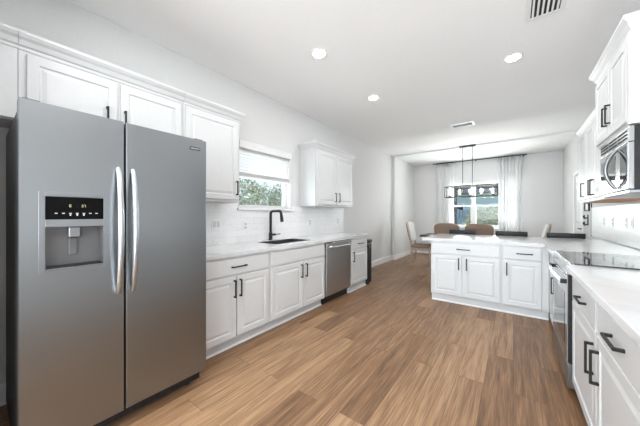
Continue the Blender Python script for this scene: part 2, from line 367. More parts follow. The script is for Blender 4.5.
baseboard('baseboard_dining_right', XRD, XRD, 7.37, YB, (-1, 0)); baseboard('baseboard_right', XR, XR, 5.2, 6.49, (-1, 0))
# dining side door on the right wall
bm = bmesh.new()
for a, b_ in ((6.49, 6.56), (7.30, 7.37)): bx(bm, XR-.014, XR, a, b_, 0, 2.115, .003)
bx(bm, XR-.014, XR, 6.56, 7.30, 2.04, 2.115, .003); struct('trim_1', bm, 'trim')
dr = struct('door_1', box(XR+.01, XR+.05, 6.562, 7.298, .004, 2.036, bev=.002), 'trim')
fr = FR_R(XR+.01)
for z0, z1 in ((.2, .95), (1.08, 1.9)):
    for u0, u1 in ((6.65, 6.90), (6.96, 7.21)): obj('door_panel', panel_bm(fr, u0, u1, z0, z1, th=.006, frame=.02), 'trim', dr)
bm = bmesh.new(); tube(bm, [(XR+.01, 6.63, 1.0), (XR-.04, 6.63, 1.0)], .011); tube(bm, [(XR-.04, 6.63, 1.0), (XR-.04, 6.74, 1.0)], .008)
obj('door_handle', bm, 'black', dr)

struct('wall_added_shade', box(XL, -1.86, -.17, -.02, 0, H), 'wall')  # unseen wall stub, added to shade the side of the refrigerator
# --- sink window
y0, y1, z0, z1 = WS
wr = struct('window_1', wall_with_hole(bmesh.new(), 'y', y0, y1, XL-.13, XL-.085, [(y0+.045, y1-.045, z0+.045, z1-.045)], z0, z1), 'trim')
obj('glass', box(XL-.110, XL-.106, y0+.045, y1-.045, z0+.045, z1-.045), 'glass', wr)
obj('meeting_rail', box(XL-.125, XL-.095, y0+.045, y1-.045, 1.745, 1.775), 'trim', wr)
bm = box(XL-.09, XL+.035, y0-.03, y1+.03, z0-.028, z0, bev=.004); obj('window_sill', bm, 'trim', wr)
# blind (a separate thing hanging in the window)
bd = thing('window_blind', 'white faux-wood blind half raised in the window over the sink', 'blind', (XL-.02, (y0+y1)/2, 1.72))
obj('valance', box(XL-.07, XL+.03, y0-.005, y1+.005, 2.095, 2.185, bev=.004), 'blind', bd)
k = 0; z = 2.085
while z > 1.80:
    bm = bmesh.new(); bx(bm, -.024, .024, y0+.01, y1-.01, -.0018, .0018)
    bmesh.ops.rotate(bm, verts=bm.verts[:], cent=(0, 0, 0), matrix=Matrix.Rotation(math.radians(58), 3, 'Y'))
    bmesh.ops.translate(bm, verts=bm.verts[:], vec=(XL-.03, 0, z)); obj('slat', bm, 'blind', bd); z -= .040
bm = bmesh.new()
for k in range(9): bx(bm, XL-.055, XL-.005, y0+.01, y1-.01, 1.752+k*.005, 1.7545+k*.005)
obj('stacked_slats', bm, 'blind', bd)
obj('bottom_rail', box(XL-.056, XL-.004, y0+.01, y1-.01, 1.728, 1.750, bev=.003), 'blind', bd)
for yy in (y0+.15, y1-.15): obj('ladder_cord', box(XL-.031, XL-.029, yy-.001, yy+.001, 1.74, 2.1), 'blind', bd)
# --- dining window: two hung units
x0, x1, z0, z1 = WD; xm = (x0+x1)/2
bm = wall_with_hole(bmesh.new(), 'x', x0, x1, YB+.04, YB+.10, [(a, b_, z0+.04, z1-.04) for a, b_ in UNITS], z0, z1)
wr = struct('window_2', bm, 'trim')
for a, b_ in UNITS:
    obj('glass', box(a, b_, YB+.068, YB+.072, z0+.04, z1-.04), 'glass', wr)
    bm = box(a, b_, YB+.05, YB+.09, 1.50, 1.545); bx(bm, a, a+.02, YB+.045, YB+.09, z0+.04, 1.52); bx(bm, b_-.02, b_, YB+.045, YB+.09, z0+.04, 1.52); bx(bm, a, b_, YB+.045, YB+.09, z0+.04, z0+.07)
    obj('sash', bm, 'trim', wr)
obj('window_sill', box(x0-.05, x1+.05, YB-.035, YB+.05, z0-.03, z0, bev=.004), 'trim', wr)
# --- glazed openings made up behind the camera to supply daylight
x0, x1, z0, z1 = -2.5, .5, .05, 2.3
bm = wall_with_hole(bmesh.new(), 'x', x0, x1, YF-.12, YF-.05, [(x0+.06, -1.03, z0+.06, z1-.06), (-.97, x1-.06, z0+.06, z1-.06)], z0, z1)
wr = struct('door_added_back', bm, 'trim'); obj('glass', box(x0+.06, x1-.06, YF-.09, YF-.085, z0+.06, z1-.06), 'glass', wr)
bm = wall_with_hole(bmesh.new(), 'y', -4.2, -2.2, XL-.12, XL-.05, [(-4.15, -3.22, .4, 2.25), (-3.18, -2.25, .4, 2.25)], .35, 2.3)
wr = struct('window_added_left', bm, 'trim'); obj('glass', box(XL-.09, XL-.085, -4.15, -2.25, .4, 2.25), 'glass', wr)

bm = wall_with_hole(bmesh.new(), 'y', -3.9, -1.3, XR+.05, XR+.12, [(-3.85, -2.63, .65, 2.2), (-2.57, -1.35, .65, 2.2)], .6, 2.25)
wr = struct('window_added_right', bm, 'trim'); obj('glass', box(XR+.085, XR+.09, -3.85, -1.35, .65, 2.2), 'glass', wr)  # made-up window, added for light from the right

# ---------------------------------------------------------------- outdoors
struct('ground', box(-40, 40, -30, 50, -.32, -.12), 'grass')
def foliage(cx, cy, cz, rx, ry, rz_, n_, size, seed):
    rnd = random.Random(seed); bm = bmesh.new()
    for i in range(n_):
        th = rnd.uniform(0, 2*PI); ph = math.acos(rnd.uniform(-1, 1)); rr = rnd.uniform(.72, 1.04)
        lump = 1+.12*math.sin(3*th+seed)*math.cos(4*ph)
        p = Vector((cx+rx*rr*lump*math.sin(ph)*math.cos(th), cy+ry*rr*lump*math.sin(ph)*math.sin(th), cz+rz_*rr*lump*math.cos(ph)))
        if p.z < -.1: continue
        s_ = size*rnd.uniform(.6, 1.4); R = Matrix.Rotation(rnd.uniform(0, 6.28), 3, 'Z') @ Matrix.Rotation(rnd.uniform(-1.3, 1.3), 3, 'X') @ Matrix.Rotation(rnd.uniform(-1, 1), 3, 'Y')
        q_ = [Vector((0, -.5, 0)), Vector((.28, -.1, .06)), Vector((0, .5, 0)), Vector((-.28, -.1, .06))]
        bm.faces.new([bm.verts.new(p+R @ (v*s_)) for v in q_])
    return bm
def bush(name, label, cat, c, r, n_, size, seed, m, group=None):
    t_ = thing(name, label, cat, (c[0], c[1], -.12), group)
    bm = foliage(*c, *r, n_, size, seed)
    me_o = bpy.data.meshes.new('foliage'); bmesh.ops.translate(bm, verts=bm.verts[:], vec=-t_.location); bm.to_mesh(me_o); bm.free(); me_o.materials.append(M[m])
    o = bpy.data.objects.new('foliage', me_o); COL.objects.link(o); o.parent = t_
    bm = bmesh.new()
    for k_ in range(5):
        a = k_*1.256; tube(bm, [(c[0]+.04*math.cos(a), c[1]+.04*math.sin(a), -.12), (c[0]+r[0]*.3*math.cos(a), c[1]+r[1]*.3*math.sin(a), c[2]*.6), (c[0]+r[0]*.6*math.cos(a), c[1]+r[1]*.6*math.sin(a), c[2]+r[2]*.4)], [.03, .02, .01], 6)
    obj('stem', bm, 'bark', t_)
    return t_
HG = 'pale green shrubs of the hedge outside the sink window'
for i, (xx, yy, rr, hh) in enumerate(((-5.4, 2.6, .62, 1.2), (-5.4, 4.05, .62, 1.32), (-5.4, 5.5, .62, 1.22), (-5.4, 6.95, .62, 1.3), (-7.1, 4.6, .68, 1.35), (-7.1, 6.2, .68, 1.45), (-7.1, 7.8, .68, 1.4), (-7.1, 9.4, .68, 1.4))):
    bush('hedge_shrub', 'pale green leafy shrub of the hedge seen through the sink window', 'shrub', (xx, yy, .95), (.7, rr, hh), 5200, .075, 11+i, 'leaf', HG)
struct('patio', box(-6, 6, YB+.15, 14, -.12, -.06), 'paving')
# covered porch outside the dining window
pr = thing('porch_cover', 'grey-green porch roof seen through the top of the dining window', 'porch', (-1.0, 11.0, -.06))
bm = box(-4.2, 2.6, 9.0, 12.2, 2.66, 2.74)
obj('roof_deck', bm, 'teal', pr); obj('fascia', box(-4.2, 2.6, 12.15, 12.25, 2.36, 2.70), 'teal', pr)
obj('beam', box(-4.1, 2.5, 12.0, 12.14, 2.28, 2.5), 'roof', pr)
for xx in (-4.0, -1.93, .0, 2.4): obj('post', box(xx-.045, xx+.045, 12.02, 12.11, -.06, 2.3), 'roof', pr)
fc = thing('garden_fence', 'grey board fence behind the lawn through the dining window', 'fence', (-2.5, 15.0, -.12))
bm = bmesh.new(); xx = -7.0
while xx < .0: bx(bm, xx, xx+.13, 15.0, 15.02, -.1, 1.5); xx += .145
obj('boards', bm, 'fence', fc)
for xx in (-6.9, -4.6, -2.3, -.05): obj('post', box(xx-.05, xx+.05, 15.02, 15.12, -.12, 1.55), 'fence', fc)
hs = thing('neighbour_house', 'pale blue-grey house beyond the garden through the dining window', 'house', (-3.0, 24.0, -.12))
obj('wall', box(-9, 4, 22.5, 28, -.12, 2.9), 'stucco', hs)
bm = bmesh.new(); vs = [bm.verts.new(p) for p in ((-9.5, 22, 2.85), (4.5, 22, 2.85), (4.5, 28.5, 2.85), (-9.5, 28.5, 2.85), (-6.5, 25.2, 4.3), (1.5, 25.2, 4.3))]
for f_ in ((0, 1, 5, 4), (1, 2, 5), (2, 3, 4, 5), (3, 0, 4), (3, 2, 1, 0)): bm.faces.new([vs[i] for i in f_])
obj('roof', bm, 'roof', hs)
for xx in (-6.6, -3.6, -.8):
    wv = obj('window', box(xx-.6, xx+.6, 22.44, 22.5, .9, 2.1), 'trim', hs); obj('pane', box(xx-.52, xx+.52, 22.42, 22.44, .98, 2.02), 'blackglass', wv)
bush('garden_shrub', 'rounded leafy shrub outside the right half of the dining window', 'shrub', (-.95, 13.2, .75), (.8, .7, .85), 4500, .10, 41, 'leaf')
bush('garden_shrub', 'darker small shrub outside at the fence end', 'shrub', (1.75, 13.9, .6), (.7, .6, .9), 2500, .10, 44, 'leaf_dark')

# ---------------------------------------------------------------- left run
FX = -2.09; fr = FR_L(FX); DL = FX-XL-.002
base_cab(fr, 1.06, 1.895, DL, 'white base cabinet beside the refrigerator, one drawer over two doors', [(1.075, 1.875, 1.50)], [(1.09, 1.472, 1.448), (1.484, 1.875, 1.512)])
r_ = base_cab(fr, 1.897, 2.905, DL, 'white sink base cabinet with a plain top panel over two doors', [(1.915, 2.885, None)], [(1.915, 2.43, 2.395), (2.442, 2.885, 2.482)], open_top=True)
base_cab(fr, 3.60, 4.20, DL, 'white narrow base cabinet at the far end of the sink run, right of the dishwasher', [(3.625, 4.175, 3.91)], [(3.625, 4.175, 3.675)], toe=.03)
# sink cut-out slab
SX0, SX1, SY0, SY1 = -2.60, -2.21, 2.12, 2.80
def slab_with_hole(x0, x1, y0, y1, hx0, hx1, hy0, hy1, z0, z1):
    bm = bmesh.new()
    bx(bm, x0, x1, y0, hy0, z0, z1); bx(bm, x0, x1, hy1, y1, z0, z1); bx(bm, x0, hx0, hy0, hy1, z0, z1); bx(bm, hx1, x1, hy0, hy1, z0, z1)
    bmesh.ops.remove_doubles(bm, verts=bm.verts[:], dist=1e-5); return bm
tag(obj('countertop', slab_with_hole(XL+.002, -2.062, 1.06, 4.235, SX0, SX1, SY0, SY1, .877, .915), 'quartz', loc=(-2.4, 2.6, .877)), 'white quartz countertop of the sink run under the window', 'countertop')
sk = thing('kitchen_sink', 'undermount stainless steel sink below the window', 'sink', ((SX0+SX1)/2, (SY0+SY1)/2, .70))
bm = bmesh.new(); a = .012
e_ = .003; X0_, X1_, Y0_, Y1_ = SX0+e_, SX1-e_, SY0+e_, SY1-e_
bx(bm, X0_, X1_, Y0_, Y1_, .700, .708)
bx(bm, X0_, X0_+.008, Y0_, Y1_, .708, .911); bx(bm, X1_-.008, X1_, Y0_, Y1_, .708, .911); bx(bm, X0_+.008, X1_-.008, Y0_, Y0_+.008, .708, .911); bx(bm, X0_+.008, X1_-.008, Y1_-.008, Y1_, .708, .911)
obj('basin', bm, 'sinksteel', sk)
bm = bmesh.new(); lathe(bm, -2.42, 2.46, [(.045, .708), (.045, .711), (.03, .712), (.02, .709)]); obj('drain', bm, 'chrome', sk, True)
fc = thing('kitchen_faucet', 'matte black pull-down faucet with a square arch behind the sink', 'faucet', (-2.66, 2.44, .915))
bm = bmesh.new(); lathe(bm, -2.66, 2.44, [(.027, .915), (.027, .922), (.024, .926), (.024, 1.01), (.0165, 1.015)], 28); obj('base', bm, 'black', fc, True)
bm = bmesh.new(); pts = [(-2.66, 2.44, 1.01), (-2.66, 2.44, 1.265)]
for i in range(1, 7): t_ = i/6*PI/2; pts.append((-2.66+.045*(1-math.cos(t_)), 2.44, 1.265+.045*math.sin(t_)))
pts += [(-2.50, 2.44, 1.31)]
for i in range(1, 7): t_ = i/6*PI/2*.9; pts.append((-2.50+.04*math.sin(t_), 2.44, 1.31-.04*(1-math.cos(t_))))
tube(bm, pts, .0175, 14); obj('spout', bm, 'black', fc, True)
bm = bmesh.new(); tube(bm, [(-2.460, 2.44, 1.278), (-2.452, 2.44, 1.23), (-2.442, 2.44, 1.165)], [.016, .021, .022], 16); obj('spray_head', bm, 'black', fc, True)
bm = bmesh.new(); tube(bm, [(-2.66, 2.462, .985), (-2.655, 2.52, .985)], .015, 12); tube(bm, [(-2.655, 2.52, .985), (-2.62, 2.585, .99)], .006, 8); obj('lever', bm, 'black', fc, True)
# dishwasher
dw = thing('dishwasher', 'stainless steel dishwasher between the sink cabinet and end cabinet', 'dishwasher', (-2.4, 3.25, 0))
obj('tub', box(XL+.01, FX-.01, 2.912, 3.593, .10, .872), 'darkgrey', dw)
d_ = obj('door', box(FX-.01, FX+.024, 2.920, 3.585, .125, .795, bev=.004), 'steel_dark', dw)
obj('control_strip', box(FX-.01, FX+.024, 2.920, 3.585, .798, .862, bev=.003), 'steel_dark', dw)
bm = bmesh.new(); pts = [(FX+.02, 2.99, .80), (FX+.055, 3.01, .80)]+[(FX+.058+.006*math.sin(PI*i/8), 3.02+i*.058, .80) for i in range(9)]+[(FX+.055, 3.50, .80), (FX+.02, 3.52, .80)]
tube(bm, pts, .011, 10, flat=.8); obj('handle', bm, 'steel_light', d_, True)
obj('badge', box(FX+.024, FX+.0255, 2.95, 3.06, .822, .838), 'chrome', dw)
obj('kick_plate', box(FX-.09, FX-.05, 2.915, 3.59, 0, .10), 'blackplastic', dw)
# slim black bin at the end of the run
tb_ = thing('trash_can', 'slim black bin standing against the end of the sink run', 'bin', (-2.3, 4.33, 0))
obj('body', box(-2.50, -2.10, 4.245, 4.425, 0, .74, bev=.02), 'blackplastic', tb_)
obj('lid', box(-2.505, -2.095, 4.242, 4.428, .745, .81, bev=.014), 'blackplastic', tb_)
obj('pedal', box(-2.10, -2.075, 4.29, 4.38, .02, .04, bev=.004), 'chrome', tb_)
obj('latch', box(-2.096, -2.090, 4.31, 4.36, .66, .70, bev=.002), 'chrome', tb_)
# backsplash
bm = bmesh.new(); bx(bm, XL, XL+.008, 1.06, 1.94, .915, 1.394); bx(bm, XL, XL+.008, 1.94, 2.92, .915, 1.316); bx(bm, XL, XL+.008, 2.92, 4.42, .915, 1.388)
struct('trim_2', bm, 'tile', (XL, 2.7, .915))
def outlet(name, label, fr, u, z, kind='outlet', gr='white wall plates', w=.035):
    o = fr(u, 0, z); t_ = thing(name, label, 'outlet' if kind == 'outlet' else 'switch', o, gr)
    bm = bmesh.new(); fbox(bm, fr, u-w, u+w, 0, .006, z-.058, z+.058, .002); obj('cover_plate', bm, 'trim', t_)
    if kind == 'outlet':
        for s_ in (-1, 1):
            bm = bmesh.new(); fbox(bm, fr, u-.017, u+.017, .006, .009, z+s_*.022-.015, z+s_*.022+.015, .001); so = obj('socket', bm, 'cab', t_)
            bm = bmesh.new()
            for d2 in (-.006, .006): fbox(bm, fr, u+d2-.0012, u+d2+.0012, .009, .0093, z+s_*.022-.005, z+s_*.022+.006)
            obj('slot', bm, 'gap_shade', so)
    else:
        m_ = round(w/.035)
        for j in range(m_):
            uu = u+(j-(m_-1)/2)*.046
            bm = bmesh.new(); fbox(bm, fr, uu-.016, uu+.016, .006, .010, z-.033, z+.033, .001); obj('rocker', bm, 'cab', t_)
frw = FR_L(XL+.008)
outlet('wall_outlet', 'white double switch plate on the tile beside the refrigerator', frw, 1.66, 1.15, 'switch', w=.058)
outlet('wall_outlet', 'white outlet on the tile left of the faucet', frw, 2.06, 1.12)
outlet('wall_outlet', 'white outlet on the tile below the wall cabinet, right of the window', frw, 3.35, 1.13)
outlet('wall_outlet', 'white outlet at the far end of the left tile', frw, 4.22, 1.14)
outlet('wall_outlet', 'white outlet low on the left wall beyond the bin', FR_L(XL), 5.05, .38)
# wall cabinets left
fr = FR_L(-2.41); DU = -2.41-XL-.001
wall_cab(fr, -.018, .165, 1.84, 2.28, DU, 'plain white filler cabinet at the left edge beside the cabinet doors over the refrigerator', [], under='cab')
wall_cab(fr, .167, 1.145, 1.84, 2.28, DU, 'white two-door wall cabinet above the refrigerator', [(.20, .655, .592), (.675, 1.125, .70)], under='cab', hz=1.975, hL=.15)
wall_cab(fr, 1.147, 1.75, 1.39, 2.28, DU, 'tall white single-door wall cabinet between refrigerator and window', [(1.165, 1.725, 1.70)], ret=(False, True), under='cab')
wall_cab(fr, 3.11, 4.25, 1.39, 2.28, DU, 'white two-door wall cabinet on the wall right of the window', [(3.15, 3.68, 3.63), (3.695, 4.22, 3.745)], ret=(True, True), under='cab')

# ---------------------------------------------------------------- refrigerator
rf = thing('refrigerator', 'stainless steel side-by-side refrigerator with water dispenser', 'refrigerator', (-2.25, .58, 0))
RX = -1.83; RB = -1.905
obj('body', box(-2.66, RB-.008, .132, 1.032, .04, 1.775, bev=.004), 'darkgrey', rf)
obj('bottom_grille', box(-2.3, -1.895, .14, 1.025, .035, .108, bev=.004), 'blackplastic', rf)
bm = bmesh.new()
for yy in (.2, .96):
    for xx in (-2.5, -1.96): lathe(bm, xx, yy, [(.022, 0), (.022, .014), (.012, .016), (.012, .04)], 12)
obj('feet', bm, 'blackplastic', rf, True)
obj('gasket', box(RB-.008, RB, .14, 1.03, .12, 1.79), 'blackplastic', rf)
# left door with recess for the dispenser
DY0, DY1, DZ0, DZ1 = .213, .435, .992, 1.200
Y0, Y1, Z0, Z1 = .128, .531, .115, 1.805
def curved_front(y0, y1, z0, z1, holes=None):
    bm = bmesh.new()
    return bm
bm = bmesh.new()
for a0, a1, c0, c1 in ((Y0, DY0, Z0, Z1), (DY1, Y1, Z0, Z1), (DY0, DY1, Z0, DZ0), (DY0, DY1, DZ1, Z1)): bx(bm, RB, RX, a0, a1, c0, c1)
bx(bm, RB, RX-.06, DY0, DY1, DZ0, DZ1)
bmesh.ops.remove_doubles(bm, verts=bm.verts[:], dist=1e-5)
# drop interior duplicate faces
seen = {}
for f_ in bm.faces: seen.setdefault(tuple(round(v, 4) for v in f_.calc_center_median()), []).append(f_)
bmesh.ops.delete(bm, geom=[f_ for v in seen.values() if len(v) > 1 for f_ in v], context='FACES')
freezer = obj('freezer_door', bm, 'steel', rf)
fresh = obj('fridge_door', box(RB, RX, .541, 1.042, Z0, Z1, bev=.006), 'steel', rf)
for yy, dd in ((.501, freezer), (.572, fresh)):
    bm = bmesh.new(); pts = []; rr = []
    for i in range(25):
        t_ = i/24; pts.append((RX+.004+.062*math.sin(PI*t_)**.55, yy, .812+.715*t_)); rr.append(.0125+.003*math.sin(PI*t_))
    tube(bm, pts, rr, 12); obj('handle', bm, 'handle_steel', dd, True)
fr = FR_L(RX)
bm = bmesh.new()
for a0, a1, c0, c1 in ((.190, .212, .975, 1.375), (.436, .462, .975, 1.375), (.212, .436, 1.352, 1.375), (.212, .436, .975, .991), (.212, .436, 1.201, 1.236)): fbox(bm, fr, a0, a1, 0, .006, c0, c1, .001)
ds = obj('dispenser', bm, 'steel', freezer)
bm = bmesh.new()
for q_ in ((.2125, .214, -.0595, .003, .992, 1.2), (.434, .4355, -.0595, .003, .992, 1.2), (.214, .434, -.0595, -.0585, .992, 1.2), (.214, .434, -.0585, .003, 1.198, 1.2)): fbox(bm, fr, *q_)
obj('recess_liner', bm, 'liner', freezer)
bm = bmesh.new(); fbox(bm, fr, .212, .436, .0, .005, 1.237, 1.351); obj('display', bm, 'display', freezer)
# readout: 0 and 37 in segments, icons below
SEG = {'0': 'abcdef', '3': 'abgcd', '7': 'abc', '-': 'g', '2': 'abged', '8': 'abcdefg'}
def digits(txt, u, z, h, m, par):
    bm = bmesh.new(); w = h*.5; t_ = h*.11
    for ch in txt:
        P_ = dict(a=(0, w, h-t_, h), d=(0, w, 0, t_), g=(0, w, h/2-t_/2, h/2+t_/2), f=(0, t_, h/2, h), b=(w-t_, w, h/2, h), e=(0, t_, 0, h/2), c=(w-t_, w, 0, h/2))
        for s_ in SEG[ch]: a_, b2, c_, d2 = P_[s_]; fbox(bm, fr, u+a_, u+b2, .005, .0056, z+c_, z+d2)
        u += w*1.5
    obj('readout', bm, m, par)
digits('0', .298, 1.300, .013, 'led', freezer); digits('37', .345, 1.300, .013, 'led', freezer)
for k in range(7):
    u = .245+k*.026; bm = bmesh.new(); fbox(bm, fr, u, u+.010, .005, .0056, 1.266, 1.270)
    if 2 <= k <= 4: fbox(bm, fr, u+.002, u+.008, .005, .0056, 1.256, 1.264)
    obj('icon', bm, 'icon', freezer)
bm = bmesh.new(); fbox(bm, fr, .298, .343, -.055, -.012, 1.145, 1.198, .004); obj('nozzle', bm, 'steel', freezer)
bm = bmesh.new(); fbox(bm, fr, .303, .338, -.058, -.046, 1.05, 1.14, .004); obj('paddle', bm, 'liner', freezer)
bm = bmesh.new(); fbox(bm, fr, .218, .430, -.058, .0, .993, 1.000, .001); obj('drip_tray', bm, 'blackplastic', freezer)
bm = bmesh.new(); fbox(bm, fr, .916, .992, 0, .003, 1.722, 1.745, .001); bd_ = obj('badge', bm, 'darkgrey', fresh)
bm = bmesh.new(); fbox(bm, fr, .922, .986, .003, .0036, 1.731, 1.737); obj('badge_lettering', bm, 'steel_light', bd_)
for yy in (.17, 1.0): obj('hinge_cover', box(RB-.03, RX-.03, yy-.03, yy+.03, 1.806, 1.818, bev=.003), 'darkgrey', rf)

# ---------------------------------------------------------------- peninsula and right run
fr = FR_P(4.06)
base_cab(fr, -.977, -.118, .60, 'white two-door peninsula cabinet at the open end, wide drawer above', [(-.96, -.137, -.553)], [(-.96, -.572, -.607), (-.560, -.137, -.512)], 'white base cabinets', toe=.05)
base_cab(fr, -.116, .338, .60, 'white single-door peninsula cabinet at the inside corner', [(-.098, .270, .11)], [(-.098, .270, -.066)], 'white base cabinets', toe=.05)
FXR = .340; fr = FR_R(FXR); DR = XR-FXR-.002
base_cab(fr, 3.275, 4.055, DR, 'white corner base cabinet between the range and the peninsula', [(3.295, 3.80, None)], [(3.295, 3.80, 3.34)], 'white base cabinets')
base_cab(fr, 1.13, 2.462, DR, 'white base cabinet in the right foreground, two drawers over two doors', [(1.15, 1.785, 1.475), (1.815, 2.44, 2.09)], [(1.15, 1.797, 1.752), (1.809, 2.44, 1.858)], 'white base cabinets', dz=.688, dt=.682, hz=.54)
base_cab(fr, -.9, 1.128, DR, 'white base cabinet at the right edge nearest the camera', [(-.88, .1, -.4), (.12, 1.11, .6)], [(-.88, .1, .05), (.12, 1.11, 1.06)], 'white base cabinets', dz=.688, dt=.682, hz=.54)
def slab_L():
    bm = bmesh.new(); P_ = [(-1.098, 4.035), (.292, 4.035), (.292, 3.272), (XR-.002, 3.272), (XR-.002, 5.17), (-1.098, 5.17)]
    A = [bm.verts.new((x_, y_, .877)) for x_, y_ in P_]; B = [bm.verts.new((x_, y_, .915)) for x_, y_ in P_]
    for j in range(6): bm.faces.new((A[j], A[(j+1) % 6], B[(j+1) % 6], B[j]))
    bm.faces.new(A[::-1]); f_ = bm.faces.new(B)
    bmesh.ops.bevel(bm, geom=list(f_.edges), offset=.003, segments=2, affect='EDGES'); return bm
tag(obj('countertop', slab_L(), 'quartz', loc=(0, 4.6, .877)), 'white quartz peninsula countertop with overhang for the stools', 'countertop')
tag(obj('countertop', box(.292, XR-.002, -.9, 2.464, .877, .915, bev=.003), 'quartz', loc=(.6, 1.2, .877)), 'white quartz countertop in the right foreground', 'countertop')
obj_pen = tag(obj('peninsula_back_panel', box(-.977, XR-.003, 4.662, 4.682, 0, .876), 'cab', loc=(0, 4.67, 0)), 'white panel closing the stool side of the peninsula', 'panel')
# range
rg = thing('range_oven', 'stainless slide-in range with black glass cooktop and oven door', 'oven', (.6, 2.87, 0))
G0, G1 = 2.468, 3.268
obj('body', box(.347, XR-.01, G0, G1, .05, .895), 'darkgrey', rg)
ck = obj('cooktop', box(.318, XR-.004, G0-.0, G1, .916, .926, bev=.003), 'blackglass', rg)
obj('cooktop_frame', box(.318, XR-.008, G0+.001, G1-.001, .895, .916), 'steel_dark', rg)
cb = bmesh.new()
for cx, cy, rr in ((.50, 2.67, .10), (.50, 3.07, .085), (.76, 2.67, .075), (.76, 3.07, .10)):
    for R0 in (rr, rr*.62):
        A = [cb.verts.new((cx+R0*math.cos(2*PI*j/40), cy+R0*math.sin(2*PI*j/40), .9264)) for j in range(40)]; B = [cb.verts.new((cx+(R0-.002)*math.cos(2*PI*j/40), cy+(R0-.002)*math.sin(2*PI*j/40), .9264)) for j in range(40)]
        for j in range(40): cb.faces.new((A[j], A[(j+1) % 40], B[(j+1) % 40], B[j]))
obj('burner_ring', cb, 'darkgrey', ck)
bm = bmesh.new(); P_ = [(.335, .926), (.300, .905), (.297, .845), (.347, .845)]
A = [bm.verts.new((x_, G0, z_)) for x_, z_ in P_]; B = [bm.verts.new((x_, G1, z_)) for x_, z_ in P_]
for j in range(4): bm.faces.new((A[j], A[(j+1) % 4], B[(j+1) % 4], B[j]))
bm.faces.new(A); bm.faces.new(B[::-1]); obj('control_panel', bm, 'steel_mid', rg)
od = obj('oven_door', box(.304, .347, G0+.002, G1-.002, .235, .840, bev=.004), 'blackplastic', rg)
obj('door_facing', box(.299, .304, G0+.006, G1-.006, .24, .835), 'steel_mid', od)
obj('oven_glass', box(.2975, .2992, G0+.11, G1-.11, .33, .70), 'blackglass', od)
bm = bmesh.new(); pts = [(.274-.014*math.sin(PI*i/16), G0+.03+i*(G1-G0-.06)/16, .79) for i in range(17)]
tube(bm, pts, .013, 12); obj('oven_handle', bm, 'chrome', od, True)
for yy in (G0+.04, G1-.04): obj('handle_bracket', box(.266, .300, yy-.016, yy+.016, .776, .806, bev=.004), 'blackplastic', od)
obj('storage_drawer', box(.300, .347, G0+.002, G1-.002, .06, .228, bev=.004), 'steel', rg)
obj('kick_plate', box(.365, .40, G0+.01, G1-.01, 0, .05), 'blackplastic', rg)
# right wall tile
bm = box(XR-.008, XR, -.9, 2.34, .915, 1.40); bx(bm, XR-.008, XR, 2.34, 5.87, .927, 1.372); struct('trim_3', bm, 'tile', (XR, 3, .915))
struct('trim_4', box(XR-.011, XR, 5.87, 5.882, .915, 1.45), 'black')
frw = FR_R(XR-.008)
for u, lb in ((5.15, 'white outlet on the right tile nearest the stools'), (4.75, 'white outlet on the right tile over the peninsula'), (4.28, 'white outlet on the right tile just beyond the cooktop'), (4.1, 'white switch plate on the right tile beside the cooktop')):
    outlet('wall_outlet', lb, frw, u, 1.17, 'switch' if 'switch' in lb else 'outlet')
# wall cabinets right, microwave
fr = FR_R(.66); DU = XR-.66-.001
wall_cab(fr, 4.075, 4.50, 1.40, 2.225, DU, 'white single-door wall cabinet at the far end of the right wall', [(4.09, 4.475, 4.125)], ret=(False, True), hL=.16, hz=1.535, crown_h=.07, proj=.032)
wall_cab(fr, 3.422, 4.073, 1.40, 2.225, DU, 'white two-door wall cabinet between the microwave and the far cabinet', [(3.435, 3.722, 3.69), (3.733, 4.06, 3.768)], hL=.16, hz=1.535, crown_h=.07, proj=.032)
fr2 = FR_R(.62); DM = XR-.62-.001
umw = wall_cab(fr2, 2.56, 3.42, 1.85, 2.46, DM, 'taller white wall cabinet above the microwave', [(2.60, 2.985, 2.95), (2.997, 3.405, 3.035)], ret=(True, True), under='cab', hz=2.04, hL=.15)
bm = bmesh.new(); fbox(bm, fr2, 2.545, 2.5595, -DM, .019, 1.85, 2.448, .001); fbox(bm, fr2, 2.5595, 2.588, .001, .019, 1.85, 2.448)
obj('end_panel', bm, 'cab', umw)
mw = thing('microwave', 'stainless over-the-range microwave with a bowed handle', 'microwave', (.79, 2.84, 1.42))
MX = .60; m0, m1 = 2.565, 3.24
obj('case', box(MX+.03, XR-.01, m0, m1, 1.425, 1.845, bev=.003), 'blackplastic', mw)
vt = obj('vent_grille', box(MX+.004, MX+.03, m0, m1, 1.742, 1.843, bev=.002), 'steel_mid', mw)
for g_ in range(3):
    for k in range(3):
        yy = m0+.03+g_*.215; bm = box(MX+.001, MX+.0045, yy, yy+.185, 1.765+k*.024, 1.772+k*.024); obj('vent_slot', bm, 'gap_shade', vt)
md = obj('door', box(MX, MX+.03, 2.74, m1, 1.43, 1.738, bev=.003), 'steel_mid', mw)
obj('window', box(MX-.0015, MX+.0005, 2.815, m1-.035, 1.475, 1.690), 'blackglass', md)
cp = obj('control_panel', box(MX, MX+.03, m0, 2.736, 1.43, 1.738, bev=.003), 'steel_mid', mw)
obj('keypad', box(MX-.0012, MX+.0005, m0+.02, 2.715, 1.46, 1.715), 'blackglass', cp)
bm = bmesh.new(); pts = []; rr = []
for i in range(21):
    t_ = i/20; pts.append((MX-.004-.055*math.sin(PI*t_)**.8, 2.775, 1.445+.28*t_)); rr.append(.012)
tube(bm, pts, rr, 12); obj('handle', bm, 'sinksteel', md, True)
obj('bottom_plate', box(MX+.01, XR-.02, m0+.01, m1-.01, 1.405, 1.425, bev=.002), 'steel', mw)
